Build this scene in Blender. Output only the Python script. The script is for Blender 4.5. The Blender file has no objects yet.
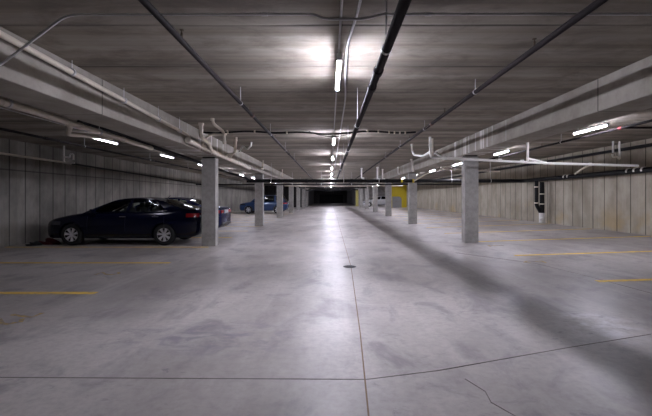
import bpy, bmesh, math, random
from mathutils import Vector, Matrix
random.seed(7)
S = bpy.context.scene
COL = S.collection
F, VX, VY, CAMH = 375.0, 330.0, 197.5, 1.48      # focal length in pixels, vanishing point, eye height

# ------------------------------------------------------------------ camera, world, exposure
cam_d = bpy.data.cameras.new('camera'); cam = bpy.data.objects.new('camera', cam_d); COL.objects.link(cam)
cam_d.sensor_fit = 'HORIZONTAL'; cam_d.sensor_width = 36.0; cam_d.lens = F / 652 * 36.0
cam_d.shift_x = -(VX - 326) / 652; cam_d.shift_y = -(208 - VY) / 652
cam_d.clip_start = 0.05; cam_d.clip_end = 300
cam.location = (0, 0, CAMH); cam.rotation_euler = (math.pi / 2, 0, 0)
S.camera = cam
wd = bpy.data.worlds.new('world'); S.world = wd; wd.use_nodes = True
wd.node_tree.nodes['Background'].inputs[0].default_value = (0.5, 0.5, 0.6, 1)
wd.node_tree.nodes['Background'].inputs[1].default_value = 0.0
S.view_settings.view_transform = 'Standard'; S.view_settings.look = 'None'
S.view_settings.gamma = 1.0; S.view_settings.use_curve_mapping = False
S.view_settings.exposure = 2.6
S.cycles.use_denoising = True; S.cycles.max_bounces = 6; S.cycles.diffuse_bounces = 4
S.cycles.glossy_bounces = 3; S.cycles.sample_clamp_indirect = 6.0
LAMP_COLOR = (0.85, 0.845, 1.0)
L_CENTRE, L_LEFT, L_RIGHT = 100.0, 7.5, 58.0      # emission of the tubes in the three lamp rows

# ------------------------------------------------------------------ helpers
def P(px, py, Y):                                   # pixel + depth -> world point
    return Vector(((px - VX) * Y / F, Y, CAMH + (VY - py) * Y / F))
def link(name, me, mat=None, parent=None):
    o = bpy.data.objects.new(name, me); COL.objects.link(o)
    if mat: me.materials.append(mat)
    if parent: o.parent = parent
    return o
def finish(bm, name, mat, parent=None, smooth=False, angle=40):
    bmesh.ops.recalc_face_normals(bm, faces=bm.faces)
    me = bpy.data.meshes.new(name); bm.to_mesh(me); bm.free()
    if smooth:
        for p in me.polygons: p.use_smooth = True
        me.set_sharp_from_angle(angle=math.radians(angle))
    return link(name, me, mat, parent)
def tag(o, label=None, cat=None, group=None, kind=None):
    if label: o['label'] = label
    if cat: o['category'] = cat
    if group: o['group'] = group
    if kind: o['kind'] = kind
    return o
def empty(name, loc=(0, 0, 0), rz=0.0):
    o = bpy.data.objects.new(name, None); COL.objects.link(o); o.location = loc; o.rotation_euler[2] = rz
    o.empty_display_size = .1
    return o
def copy_tree(o, parent=None):
    c = o.copy(); COL.objects.link(c)
    if parent: c.parent = parent
    for ch in list(o.children): copy_tree(ch, c)
    return c
def box(bm, x0, x1, y0, y1, z0, z1, bevel=0.0):
    r = bmesh.ops.create_cube(bm, size=1)
    vs = r['verts']
    for v in vs:
        v.co = Vector(((x0 + x1) / 2 + v.co.x * (x1 - x0), (y0 + y1) / 2 + v.co.y * (y1 - y0), (z0 + z1) / 2 + v.co.z * (z1 - z0)))
    if bevel:
        es = list({e for v in vs for e in v.link_edges})
        bmesh.ops.bevel(bm, geom=es, offset=bevel, segments=2, profile=.5, affect='EDGES')
def fillet(pts, r, n=5):
    pts = [Vector(p) for p in pts]
    if r <= 0 or len(pts) < 3: return pts
    out = [pts[0]]
    for i in range(1, len(pts) - 1):
        a, b, c = pts[i - 1], pts[i], pts[i + 1]
        d1, d2 = (a - b), (c - b)
        k = min(r, d1.length * .45, d2.length * .45)
        p1, p2 = b + d1.normalized() * k, b + d2.normalized() * k
        for j in range(n + 1):
            t = j / n
            out.append(p1 * (1 - t) ** 2 + b * 2 * t * (1 - t) + p2 * t * t)
    out.append(pts[-1]); return out
def tube(bm, pts, r, seg=12, bend=0.0, caps=True):
    pts = fillet(pts, bend)
    q = [pts[0]]
    for p in pts[1:]:
        if (p - q[-1]).length > 1e-4: q.append(p)
    pts = q
    T = [(pts[min(i + 1, len(pts) - 1)] - pts[max(i - 1, 0)]).normalized() for i in range(len(pts))]
    up = Vector((0, 0, 1)) if abs(T[0].z) < .9 else Vector((1, 0, 0))
    n = T[0].cross(up).normalized(); rings = []
    for i, p in enumerate(pts):
        n = (n - T[i] * n.dot(T[i])).normalized(); b = T[i].cross(n)
        rings.append([bm.verts.new(p + (n * math.cos(a) + b * math.sin(a)) * r) for a in [2 * math.pi * k / seg for k in range(seg)]])
    for i in range(len(rings) - 1):
        for k in range(seg):
            bm.faces.new((rings[i][k], rings[i][(k + 1) % seg], rings[i + 1][(k + 1) % seg], rings[i + 1][k]))
    if caps:
        bm.faces.new(rings[0]); bm.faces.new(list(reversed(rings[-1])))
def tube_obj(name, pts, r, mat, parent=None, bend=0.0, seg=12):
    bm = bmesh.new(); tube(bm, pts, r, seg, bend); return finish(bm, name, mat, parent, True, 60)
def ring_at(p, d, r, h):                             # coupling: short wider sleeve around a pipe
    p, d = Vector(p), Vector(d).normalized()
    return [p - d * h / 2, p + d * h / 2], r
def sleeve(name, p, d, r, h, mat, parent):
    a, r = ring_at(p, d, r, h); return tube_obj(name, a, r, mat, parent, seg=14)

# ------------------------------------------------------------------ node helpers
class M:
    def __init__(s, name, rough=.7, metal=0.0, color=(.5, .5, .5), spec=.5, coat=0.0):
        s.m = bpy.data.materials.new(name); s.m.use_nodes = True; s.t = s.m.node_tree
        s.b = s.t.nodes['Principled BSDF']; s.out = s.t.nodes['Material Output']
        s.b.inputs['Roughness'].default_value = rough; s.b.inputs['Metallic'].default_value = metal
        s.b.inputs['Base Color'].default_value = (*color, 1); s.b.inputs['Specular IOR Level'].default_value = spec
        s.b.inputs['Coat Weight'].default_value = coat
        s.co = None
    def n(s, kind, **kw):
        nd = s.t.nodes.new(kind)
        for k, v in kw.items():
            if hasattr(nd, k): setattr(nd, k, v)
        return nd
    def l(s, a, b): s.t.links.new(a, b)
    def coord(s):
        if not s.co: s.co = s.n('ShaderNodeTexCoord').outputs['Object']
        return s.co
    def sep(s):
        x = s.n('ShaderNodeSeparateXYZ'); s.l(s.coord(), x.inputs[0]); return x.outputs
    def mapped(s, scale, loc=(0, 0, 0)):
        mp = s.n('ShaderNodeMapping'); s.l(s.coord(), mp.inputs[0]); mp.inputs['Scale'].default_value = scale; mp.inputs['Location'].default_value = loc
        return mp.outputs[0]
    def noise(s, scale=(1, 1, 1), detail=4, rough=.55, loc=(0, 0, 0), dist=0.0):
        nd = s.n('ShaderNodeTexNoise'); s.l(s.mapped(scale, loc), nd.inputs['Vector']); nd.inputs['Scale'].default_value = 1.0
        nd.inputs['Detail'].default_value = detail; nd.inputs['Roughness'].default_value = rough; nd.inputs['Distortion'].default_value = dist
        return nd.outputs['Fac']
    def math(s, op, a, b=None, c=None, clamp=False):
        nd = s.n('ShaderNodeMath'); nd.operation = op; nd.use_clamp = clamp
        for i, v in enumerate((a, b, c)):
            if v is None: continue
            if isinstance(v, (int, float)): nd.inputs[i].default_value = v
            else: s.l(v, nd.inputs[i])
        return nd.outputs[0]
    def rng(s, v, a, b, c=0.0, d=1.0):
        nd = s.n('ShaderNodeMapRange'); s.l(v, nd.inputs[0]); nd.interpolation_type = 'SMOOTHSTEP'
        for i, q in enumerate((a, b, c, d)): nd.inputs[i + 1].default_value = q
        return nd.outputs[0]
    def mix(s, f, a, b, blend='MIX'):
        nd = s.n('ShaderNodeMix'); nd.data_type = 'RGBA'; nd.blend_type = blend
        for i, v in ((0, f), (6, a), (7, b)):
            if isinstance(v, (int, float)): nd.inputs[i].default_value = v
            elif isinstance(v, tuple): nd.inputs[i].default_value = (*v, 1)
            else: s.l(v, nd.inputs[i])
        return nd.outputs[2]
    def line(s, v, period, width, off=0.0):          # 1 on a thin line every period
        m_ = s.math('FLOORED_MODULO', s.math('ADD', v, off + period / 2), period)
        d = s.math('ABSOLUTE', s.math('SUBTRACT', m_, period / 2))
        return s.rng(d, width * .4, width, 1.0, 0.0)
    def base(s, c): s.l(c, s.b.inputs['Base Color']); return s
    def roughness(s, v): s.l(v, s.b.inputs['Roughness']); return s
    def bump(s, h, strength=.3, dist=.01):
        nd = s.n('ShaderNodeBump'); nd.inputs['Strength'].default_value = strength; nd.inputs['Distance'].default_value = dist
        s.l(h, nd.inputs['Height']); s.l(nd.outputs[0], s.b.inputs['Normal']); return s

# ------------------------------------------------------------------ materials
def mat_floor():
    m = M('floor_concrete', rough=.4, spec=.5)
    big = m.noise((.35, .22, 1), 5, .6); mid = m.noise((1.6, 1.1, 1), 6, .65, (3, 7, 0), .6); fine = m.noise((14, 14, 1), 5, .7)
    streak = m.noise((3.2, .22, 1), 4, .6, (1, 2, 0), .4)
    c = m.mix(m.rng(big, .34, .64), (.27, .245, .228), (.48, .445, .42))
    c = m.mix(m.math('MULTIPLY', m.rng(mid, .48, .68), .6), c, (.15, .132, .145))
    c = m.mix(m.math('MULTIPLY', m.rng(streak, .5, .75), .28), c, (.58, .545, .52))
    c = m.mix(m.math('MULTIPLY', m.rng(fine, .35, .75), .35), c, (.18, .165, .17))
    speck = m.math('MULTIPLY', m.rng(m.noise((5.5, 9, 1), 6, .75, (2, 5, 0), .8), .56, .68), m.rng(m.noise((.5, .8, 1), 3, .5, (8, 2, 0)), .45, .62))
    c = m.mix(m.math('MULTIPLY', speck, .6), c, (.12, .105, .13))
    o = m.sep()
    # bluish dried spill in the near left of the aisle
    ex = m.math('MULTIPLY', m.math('ADD', o[0], 1.3), .8); ey = m.math('MULTIPLY', m.math('SUBTRACT', o[1], 4.0), 1.7)
    ed = m.math('SQRT', m.math('ADD', m.math('MULTIPLY', ex, ex), m.math('MULTIPLY', ey, ey)))
    c = m.mix(m.math('MULTIPLY', m.math('MULTIPLY', m.rng(ed, .2, 1.25, 1, 0), m.rng(m.noise((2.4, 4.0, 1), 6, .7, (1, 1, 0), .8), .44, .64)), .6), c, (.125, .115, .165))
    # pale lime bloom beside the joint at the right
    dx = m.math('MULTIPLY', m.math('SUBTRACT', o[0], 3.0), 1.3); dy = m.math('SUBTRACT', o[1], 4.15)
    dd = m.math('SQRT', m.math('ADD', m.math('MULTIPLY', dx, dx), m.math('MULTIPLY', dy, dy)))
    bl = m.math('MULTIPLY', m.rng(dd, .2, .75, 1, 0), m.rng(m.noise((5, 5, 1), 5, .7), .42, .66))
    c = m.mix(m.math('MULTIPLY', bl, .8), c, (.6, .58, .6))
    # scribbled pale etching marks in the middle lane
    wx = m.rng(m.math('ABSOLUTE', m.math('SUBTRACT', o[0], 1.3)), .6, 1.6, 1, 0)
    sc = m.rng(m.noise((2.2, 4.5, 1), 7, .72, (9, 1, 0), 1.2), .56, .66)
    c = m.mix(m.math('MULTIPLY', m.math('MULTIPLY', wx, sc), .35), c, (.17, .16, .17))
    m.base(c); m.roughness(m.rng(m.noise((1.2, .5, 1), 5, .6, (5, 0, 0)), .3, .7, .38, .54))
    m.bump(m.noise((3, 3, 1), 6, .6), .1, .02)
    return m.m
def mat_ceiling():
    m = M('ceiling_planks', rough=.85, spec=.25)
    o = m.sep()
    band = m.noise((.02, 1.7, .02), 4, .65, (0, 3, 0)); band2 = m.noise((.08, 6.5, .1), 3, .6, (4, 0, 0))
    blot = m.noise((1.3, 2.2, 1), 7, .7, (0, 0, 0), .5); drag = m.noise((1.6, 5.5, 1), 5, .7, (2, 0, 0), .3)
    c = m.mix(m.rng(band, .34, .66), (.20, .172, .138), (.40, .362, .305))
    c = m.mix(m.math('MULTIPLY', m.rng(band2, .45, .7), .3), c, (.17, .148, .135))
    c = m.mix(m.math('MULTIPLY', m.rng(blot, .42, .68), .6), c, (.14, .118, .102))
    c = m.mix(m.math('MULTIPLY', m.rng(drag, .48, .72), .35), c, (.44, .405, .35))
    seam = m.line(o[1], 1.22, .028, -.19)
    wide = m.line(o[1], 1.22, .2, -.13)
    c = m.mix(m.math('MULTIPLY', wide, .22), c, (.10, .086, .08))
    c = m.mix(m.math('MULTIPLY', seam, m.rng(m.noise((.4, .8, 1), 2, .5, (3, 3, 0)), .42, .62, .1, .75)), c, (.05, .043, .04))
    m.base(c)
    h = m.math('SUBTRACT', m.math('ADD', m.math('MULTIPLY', band, .5), m.math('MULTIPLY', drag, .3)), m.math('MULTIPLY', seam, 1.0))
    m.bump(h, .5, .03)
    return m.m
def mat_wall(name, lo, hi, yellow=False, period=.6):
    m = M(name, rough=.85, spec=.25)
    o = m.sep()
    pn = m.n('ShaderNodeTexWhiteNoise'); pn.noise_dimensions = '1D'
    m.l(m.math('FLOOR', m.math('DIVIDE', m.math('ADD', o[1], .3), period)), pn.inputs['W'])
    blot = m.noise((1, 1.2, .8), 6, .65); drip = m.noise((1, 7, .35), 5, .65)
    c = m.mix(m.rng(blot, .3, .72), lo, hi)
    c = m.mix(m.math('MULTIPLY', pn.outputs['Value'], .3), c, tuple(v * .62 for v in lo))
    c = m.mix(m.math('MULTIPLY', m.rng(drip, .5, .75), .3), c, tuple(min(1, v * 1.25) for v in hi))
    if yellow:
        q = m.math('MULTIPLY', m.rng(m.noise((1, .5, .6), 4, .6, (0, 4, 0)), .53, .68), m.rng(o[2], .3, 1.6, 1, 0))
        c = m.mix(m.math('MULTIPLY', q, .5), c, (.40, .28, .11))
    ln = m.line(o[1], period, .028); hl = m.line(o[2], 40, .03, -2.32)
    c = m.mix(m.math('MULTIPLY', ln, .8), c, tuple(v * .2 for v in lo))
    c = m.mix(m.math('MULTIPLY', hl, .6), c, tuple(v * .25 for v in lo))
    m.base(c)
    m.bump(m.math('SUBTRACT', m.math('MULTIPLY', blot, .4), m.math('ADD', ln, m.math('MULTIPLY', hl, .6))), .5, .015)
    return m.m
def mat_conc(name, lo, hi, scale=3.0, drips=False):
    m = M(name, rough=.8, spec=.3)
    a = m.noise((scale, scale, scale), 6, .65); b = m.noise((scale * 7, scale * 7, scale * 7), 4, .7)
    c = m.mix(m.rng(a, .3, .7), lo, hi); c = m.mix(m.math('MULTIPLY', m.rng(b, .45, .8), .18), c, tuple(v * .5 for v in lo))
    if drips:
        o = m.sep()
        st = m.math('MULTIPLY', m.rng(m.noise((1, 5, .12), 3, .6, (0, 1, 0)), .52, .6), m.math('MULTIPLY', m.rng(o[1], 8.4, 8.8), m.rng(o[1], 12.0, 12.6, 1, 0)))
        c = m.mix(m.math('MULTIPLY', st, .85), c, (.75, .73, .72))
        c = m.mix(m.math('MULTIPLY', m.line(o[1], 8.05, .02, -5.6), .7), c, tuple(v * .3 for v in lo))
    m.base(c); m.bump(b, .25, .01); return m.m
def mat_plain(name, color, rough=.5, metal=0.0, var=.25, scale=8, coat=0.0):
    m = M(name, rough, metal, color, coat=coat)
    a = m.noise((scale, scale, scale), 4, .6)
    m.base(m.mix(m.math('MULTIPLY', m.rng(a, .35, .75), var), color, tuple(v * .45 for v in color))); return m.m
def mat_paint_line(name, color):
    m = M(name, .7, 0, color)
    a = m.noise((9, 16, 1), 6, .7)
    m.base(m.mix(m.math('MULTIPLY', m.rng(a, .42, .7), .6), color, (.25, .23, .21))); return m.m
def mat_worn(name, color):                           # very worn road paint: lets the concrete through
    m = M(name, .7, 0, color)
    a = m.noise((10, 12, 1), 6, .7)
    m.base(m.mix(m.rng(a, .38, .62), color, (.24, .22, .21))); return m.m
def mat_emit(name, strength):
    m = M(name, .4, 0, (.9, .9, .9)); m.b.inputs['Emission Color'].default_value = (*LAMP_COLOR, 1)
    g = m.n('ShaderNodeNewGeometry'); sp = m.n('ShaderNodeSeparateXYZ'); m.l(g.outputs['Normal'], sp.inputs[0])   # the lens throws most light down
    m.l(m.math('MULTIPLY', m.rng(sp.outputs[2], -1.0, .6, 1.35, .04), strength), m.b.inputs['Emission Strength']); return m.m
def mat_glass(name, tint=(.25, .3, .28)):
    m = M(name); t = m.t
    tr = m.n('ShaderNodeBsdfTransparent'); tr.inputs[0].default_value = (*tint, 1)
    gl = m.n('ShaderNodeBsdfGlossy'); gl.inputs['Roughness'].default_value = .03
    fr = m.n('ShaderNodeFresnel'); fr.inputs[0].default_value = 1.5
    mx = m.n('ShaderNodeMixShader'); m.l(fr.outputs[0], mx.inputs[0]); m.l(tr.outputs[0], mx.inputs[1]); m.l(gl.outputs[0], mx.inputs[2])
    m.l(mx.outputs[0], m.out.inputs[0]); return m.m

FLOOR = mat_floor(); CEIL = mat_ceiling()
WALL_L = mat_wall('wall_left_concrete', (.17, .158, .14), (.32, .30, .265))
WALL_R = mat_wall('wall_right_concrete', (.28, .25, .195), (.44, .40, .33), True)
GREY = mat_conc('grey_wall_concrete', (.30, .29, .28), (.42, .40, .385))
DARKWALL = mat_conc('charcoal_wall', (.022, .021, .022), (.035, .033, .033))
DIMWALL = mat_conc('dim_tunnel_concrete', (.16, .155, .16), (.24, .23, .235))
COLUMN = mat_conc('column_concrete', (.29, .28, .262), (.41, .395, .37), 4)
BEAM = mat_conc('beam_concrete', (.28, .258, .222), (.40, .372, .325), 1.6, True)
YELLOW = mat_plain('yellow_wall_paint', (.62, .47, .02), .6, var=.15)
YCOL = mat_plain('yellow_column_paint', (.62, .55, .18), .6)
DOORG = mat_plain('grey_door_paint', (.30, .30, .30), .5)
PVC = mat_plain('white_pvc', (.68, .61, .51), .45, var=.3, scale=5)
PVCW = mat_plain('clean_white_pvc', (.86, .84, .80), .4, var=.1)
BLKPIPE = mat_plain('black_pipe', (.006, .006, .007), .55); BLKPIPE.node_tree.nodes['Principled BSDF'].inputs['Specular IOR Level'].default_value = .25
STEEL = mat_plain('sprinkler_steel', (.020, .016, .017), .75, 0, scale=12); STEEL.node_tree.nodes['Principled BSDF'].inputs['Specular IOR Level'].default_value = .12
GALV = mat_plain('galvanised_conduit', (.62, .61, .62), .4, .1)
BRASS = mat_plain('brass', (.12, .09, .06), .5, .5)
REDP = mat_plain('red_fitting', (.30, .02, .02), .5); RUST = mat_plain('rusty_coupling', (.11, .045, .03), .6)
RED_RAG = mat_plain('dark_red_cloth', (.11, .012, .018), .9)
BLK_RAG = mat_plain('black_plastic', (.015, .015, .016), .6)
YLINE = mat_paint_line('yellow_stall_paint', (.85, .56, .07)); YWORN = mat_worn('worn_yellow_paint', (.55, .38, .10))
JOINT = mat_plain('floor_joint_filler', (.19, .125, .075), .8); CRACK = mat_plain('floor_crack_dirt', (.20, .18, .172), .9)
IRON = mat_plain('drain_iron', (.05, .05, .055), .6, .4)
HOUS = mat_plain('lamp_housing', (.8, .8, .82), .5, var=.05)
EM_C = mat_emit('tube_centre', L_CENTRE); EM_L = mat_emit('tube_left', L_LEFT); EM_R = mat_emit('tube_right', L_RIGHT); EM_L2 = mat_emit('tube_left_bright', L_LEFT * 5); EM_D = mat_emit('tube_dim', 16)
RUBBER = mat_plain('tyre_rubber', (.012, .012, .012), .8); ALLOY = mat_plain('alloy_rim', (.75, .75, .78), .35, .3, .1)
GLASS = mat_glass('car_glass', (.85, .92, .88)); GLASS_DARK = mat_glass('dark_car_glass', (.06, .07, .08))
TAIL = M('tail_lamp_red', .15, 0, (.30, .010, .012)).m; HEAD = mat_plain('headlamp_lens', (.05, .052, .06), .12, .3)
CHROME = M('chrome_trim', .2, 1, (.6, .6, .62)).m; TRIM = mat_plain('black_trim', (.01, .01, .011), .5)
PLATE = mat_plain('licence_plate', (.45, .47, .5), .5); SEATM = mat_plain('seat_cloth', (.03, .03, .032), .9)
WHITEBOX = mat_plain('white_box', (.7, .69, .68), .5, var=.1)

# ------------------------------------------------------------------ geometry constants
HC, HCR = CAMH + 1.77, CAMH + 1.86                   # ceiling height, ceiling height in the right bay
XL, XR = -9.75, 10.1                                 # side walls
LBX0, LBX1, LBZ = -4.02, -3.4, CAMH + 1.235          # left beam
RBX0, RBX1, RBZ = 4.0, 4.62, CAMH + 1.285            # right beam
YB, YE, YT = -9.0, 62.0, 97.0                        # back, end of lit bays, end of tunnel
def fz(x): return 0.0 if x < 1 else .0313 * (x - 1)

# ------------------------------------------------------------------ structure
def struct(name, bm, m, smooth=False): return tag(finish(bm, name, m, None, smooth), kind='structure')
bm = bmesh.new()
prof = [(XL - .3, -.25), (XL - .3, 0), (1, 0), (XR + .3, fz(XR + .3)), (XR + .3, -.25)]
a = [bm.verts.new((x, YB - .3, z)) for x, z in prof]; b = [bm.verts.new((x, YT + .5, z)) for x, z in prof]
bm.faces.new(a); bm.faces.new(b[::-1])
for i in range(5): j = (i + 1) % 5; bm.faces.new((a[i], a[j], b[j], b[i]))
struct('floor', bm, FLOOR)
bm = bmesh.new(); box(bm, XL - .3, 4.3, YB - .3, YT + .5, HC, HC + .35); struct('ceiling', bm, CEIL)
bm = bmesh.new(); box(bm, 4.3, XR + .3, YB - .3, YT + .5, HCR, HCR + .26); struct('ceiling_right', bm, CEIL)
bm = bmesh.new(); box(bm, XL - .3, XL, YB, 56, 0, HC); struct('wall_left', bm, WALL_L)
bm = bmesh.new(); box(bm, XR, XR + .3, YB, YE, fz(XR), HCR); struct('wall_right', bm, WALL_R)
bm = bmesh.new(); box(bm, XL - .3, XR + .3, YB - .3, YB, 0, HCR); struct('wall_back', bm, GREY)
bm = bmesh.new(); box(bm, XL - .3, -4.1, 56, 56.3, 0, HC); struct('wall_far_left', bm, DARKWALL)
bm = bmesh.new(); box(bm, 4.3, XR + .3, YE, YE + .3, .05, HCR); struct('wall_far_right', bm, GREY)
bm = bmesh.new(); box(bm, -4.4, -4.1, 56.3, YT, 0, HC); struct('wall_tunnel_left', bm, DIMWALL)
bm = bmesh.new(); box(bm, 4.3, 4.6, YE + .3, YT, .05, HCR); struct('wall_tunnel_right', bm, DIMWALL)
bm = bmesh.new(); box(bm, -4.4, -2.7, YT, YT + .3, 0, HC); box(bm, 3.4, 4.6, YT, YT + .3, .05, HC); box(bm, -2.7, 3.4, YT, YT + .3, 2.25, HC)
struct('wall_tunnel_end', bm, DIMWALL)
bm = bmesh.new()
for k in range(5): box(bm, -2.7, 3.4, YT + .08, YT + .14, .02 + k * .446, .02 + k * .446 + .43, .01)
struct('door_1', bm, TRIM)

# yellow painted lobby portal with an arched corner opening, and its grey door
bm = bmesh.new()
x0, x1, h = 7.45, 9.4, CAMH + 1.6
xs_ = [x0, 7.6, 7.6, 8.4] + [8.4 + .4 * math.sin(k / 8 * math.pi / 2) for k in range(1, 9)] + [8.8, x1]
zs_ = [fz(x0), fz(7.6), 1.6, 1.6] + [1.2 + .4 * math.cos(k / 8 * math.pi / 2) for k in range(1, 9)] + [fz(8.8), fz(x1)]
q_ = [[bm.verts.new((x, y, z)) for (y, z) in ((46.0, zz), (46.0, h), (46.12, h), (46.12, zz))] for x, zz in zip(xs_, zs_)]
bm.faces.new(q_[0]); bm.faces.new(q_[-1][::-1])
for u, v in zip(q_, q_[1:]):
    for i in range(4):
        j = (i + 1) % 4
        if (u[i].co - v[i].co).length < 1e-6 and (u[j].co - v[j].co).length < 1e-6: continue
        bm.faces.new((u[i], v[i], v[j], u[j]))
bmesh.ops.remove_doubles(bm, verts=bm.verts, dist=1e-5)
struct('wall_lobby', bm, YELLOW)
bm = bmesh.new(); box(bm, x0, x0 + .2, 46.12, 49, fz(x0), HCR); struct('wall_lobby_side', bm, YELLOW)
bm = bmesh.new(); box(bm, 7.65, 9.4, 46.14, 46.22, fz(7.65), 2.2); o = struct('door_2', bm, DOORG)
bm = bmesh.new(); box(bm, 8.1, 8.25, 46.08, 46.14, 1.0, 1.04); finish(bm, 'door_handle', CHROME, o)

# beams
def beam(x0, x1, z0, z1, label):
    bm = bmesh.new(); box(bm, x0, x1, YB, YE, z0, z1, .012)
    return tag(finish(bm, 'concrete_beam', BEAM), label, 'beam')
beam(LBX0, LBX1, LBZ, HC, 'long concrete ceiling beam over the left column row, with pipes along its side')
beam(RBX0, RBX1, RBZ, HCR, 'long concrete ceiling beam over the right column row, streaked with white drips')

# columns
ORD = ['nearest', 'second', 'third', 'fourth', 'fifth', 'sixth', 'seventh']
LEFTN = ['standing in front of the tail of the black sedan', 'rising in front of the middle of the blue car', 'before the rear of the blue car',
         'just beyond the silver car', 'with three columns before it', 'with four columns before it', 'last before the dark tunnel']
def column(x0, x1, y, zb, zt, mat, label):
    e = empty('concrete_column', ((x0 + x1) / 2, y + .15, zb)); tag(e, label, 'column', 'square concrete columns along the driving aisle')
    w = (x1 - x0) / 2
    bm = bmesh.new(); box(bm, -w, w, -.15, .15, 0, zt - zb - .035, .014); finish(bm, 'shaft', mat, e)
    bm = bmesh.new(); box(bm, -w * .86, w * .86, -.12, .12, zt - zb - .035, zt - zb); finish(bm, 'bearing_pad', TRIM, e)
    return e
for k in range(7):
    y = 11.4 + 8.05 * k
    column(-3.91, -3.48, y, 0, LBZ, COLUMN, f'{ORD[k]} grey concrete column of the left row, {LEFTN[k]}')
    m_ = YCOL if k == 6 else COLUMN
    lab = 'pale yellow painted column at the far end of the right row' if k == 6 else f'{ORD[k]} grey concrete column of the right row, ' + \
        ['under the long white pipe', 'crossed by the black pipe with yellow tags', 'left of the yellow wall', 'right of the white car', 'in front of the white car', 'left of the white car'][k]
    column(4.1, 4.52, y, fz(4.0) - .01, RBZ, m_, lab)

# ------------------------------------------------------------------ lamps
def make_lamp(mat):
    e = empty('ceiling_light')
    bm = bmesh.new(); tube(bm, [(0, -.59, 0), (0, .59, 0)], .022, 12); o = finish(bm, 'diffuser', mat, e, True, 60)
    bm = bmesh.new(); box(bm, -.024, .024, -.60, .60, .02, .055, .005); finish(bm, 'housing', HOUS, e)
    for s in (-1, 1):
        bm = bmesh.new(); box(bm, -.03, .03, s * .605 - .012, s * .605 + .012, -.03, .05, .006); finish(bm, 'end_cap', HOUS, e)
    return e
def stems(e, drop):
    for s in (-1, 1): tube_obj('stem', [(0, s * .45, .07), (0, s * .45, drop)], .007, GALV, e, seg=6)
_l2 = []
def EM_L2_MESH(me):
    if not _l2:
        m2 = me.copy(); m2.materials[0] = EM_L2; _l2.append(m2)
    return _l2[0]
def lamp_row(mat, x, z, zc, ys, where, group):
    first = make_lamp(mat); stems(first, zc - z)
    for i, y in enumerate(ys):
        e = first if i == 0 else copy_tree(first)
        e.location = (x, y, z); e.name = 'ceiling_light'
        nm = ['nearest', 'second', 'third', 'fourth', 'fifth', 'sixth', 'seventh', 'eighth', 'ninth', 'tenth', 'eleventh', 'twelfth'][i]
        if mat is EM_L and i >= 3:                       # the farther left lamps have brighter tubes
            d = [c for c in e.children if c.name.startswith('diffuser')][0]; d.data = EM_L2_MESH(d.data)
        tag(e, f'{nm} glowing tube light {where}', 'ceiling light', group)
lamp_row(EM_C, .105, CAMH + 1.58, HC, [4.85, 10.5, 15.0, 20.2, 25.2, 30.2, 35.2, 40.2, 45.2, 50.2, 55.2, 60.2], 'hung over the middle of the driving aisle', 'tube lights over the aisle')
lamp_row(EM_L, -6.42, CAMH + 1.62, HC, [10.7, 14.75, 18.8, 23.0, 27.2, 31.4, 35.6, 39.8, 44.5], 'in the row above the left parking stalls', 'tube lights over the left stalls')
lamp_row(EM_R, 6.45, CAMH + 1.68, HCR, [9.3, 14.1, 18.9, 23.6, 28.2, 33.0, 37.8, 42.6, 50.0, 56.0], 'in the row above the right parking stalls', 'tube lights over the right stalls')
e = make_lamp(EM_D); stems(e, .7); e.location = (.8, 88, HC - .75); tag(e, 'faint lone light in front of the dark tunnel door', 'ceiling light')
e = make_lamp(EM_D); stems(e, .19); e.location = (.105, 72, HC - .19); tag(e, 'added dim fill light just inside the dark far tunnel', 'ceiling light')  # added fill lamp, lifts the tunnel walls out of black

# conduits feeding the lamps
def pipe_thing(name, pts, r, mat, label, cat, bend=0.0, group=None, seg=12):
    o = tube_obj(name, pts, r, mat, None, bend, seg); return tag(o, label, cat, group)
pipe_thing('conduit', [(.105, YB, HC - .03), (.105, 60, HC - .03)], .012, GALV, 'straight thin conduit on the ceiling feeding the aisle lights', 'conduit', seg=8)
pipe_thing('conduit', [(.275, YB, HC - .03), (.275, 3.4, HC - .03), (.19, 4.3, HC - .03), (.23, 5.6, HC - .03), (.275, 6.6, HC - .03), (.275, 60, HC - .03)], .014, GALV,
           'thin conduit with a slight bow, just right of the aisle lights', 'conduit', .4, seg=8)
zc = HC - .035
pts = [(-3.36, 3.05, CAMH + 1.03), (-3.33, 3.75, CAMH + 1.3), (-2.5, 3.56, zc), (-.15, 3.55, zc), (-.05, 3.5, zc - .07), (.34, 3.5, zc - .07), (.48, 3.55, zc), (3.96, 3.55, zc)]
ec = empty('conduit', (0, 0, 0)); tag(ec, 'thin steel conduit crossing the top of the view, bent down over the left beam', 'conduit')
tube_obj('tube', pts, .012, GALV, ec, .12, 8)
for x in (-.62, .93, 2.4): sleeve('coupling', (x, 3.55, zc), (1, 0, 0), .017, .06, GALV, ec)
pipe_thing('conduit', [(-6.42, 3, HC - .02), (-6.42, 54, HC - .02)], .012, GALV, 'thin conduit along the lights of the left stalls', 'conduit', seg=8)
pipe_thing('conduit', [(6.45, -5, HCR - .02), (6.45, 58, HCR - .02)], .012, GALV, 'thin conduit along the lights of the right stalls', 'conduit', seg=8)

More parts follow.
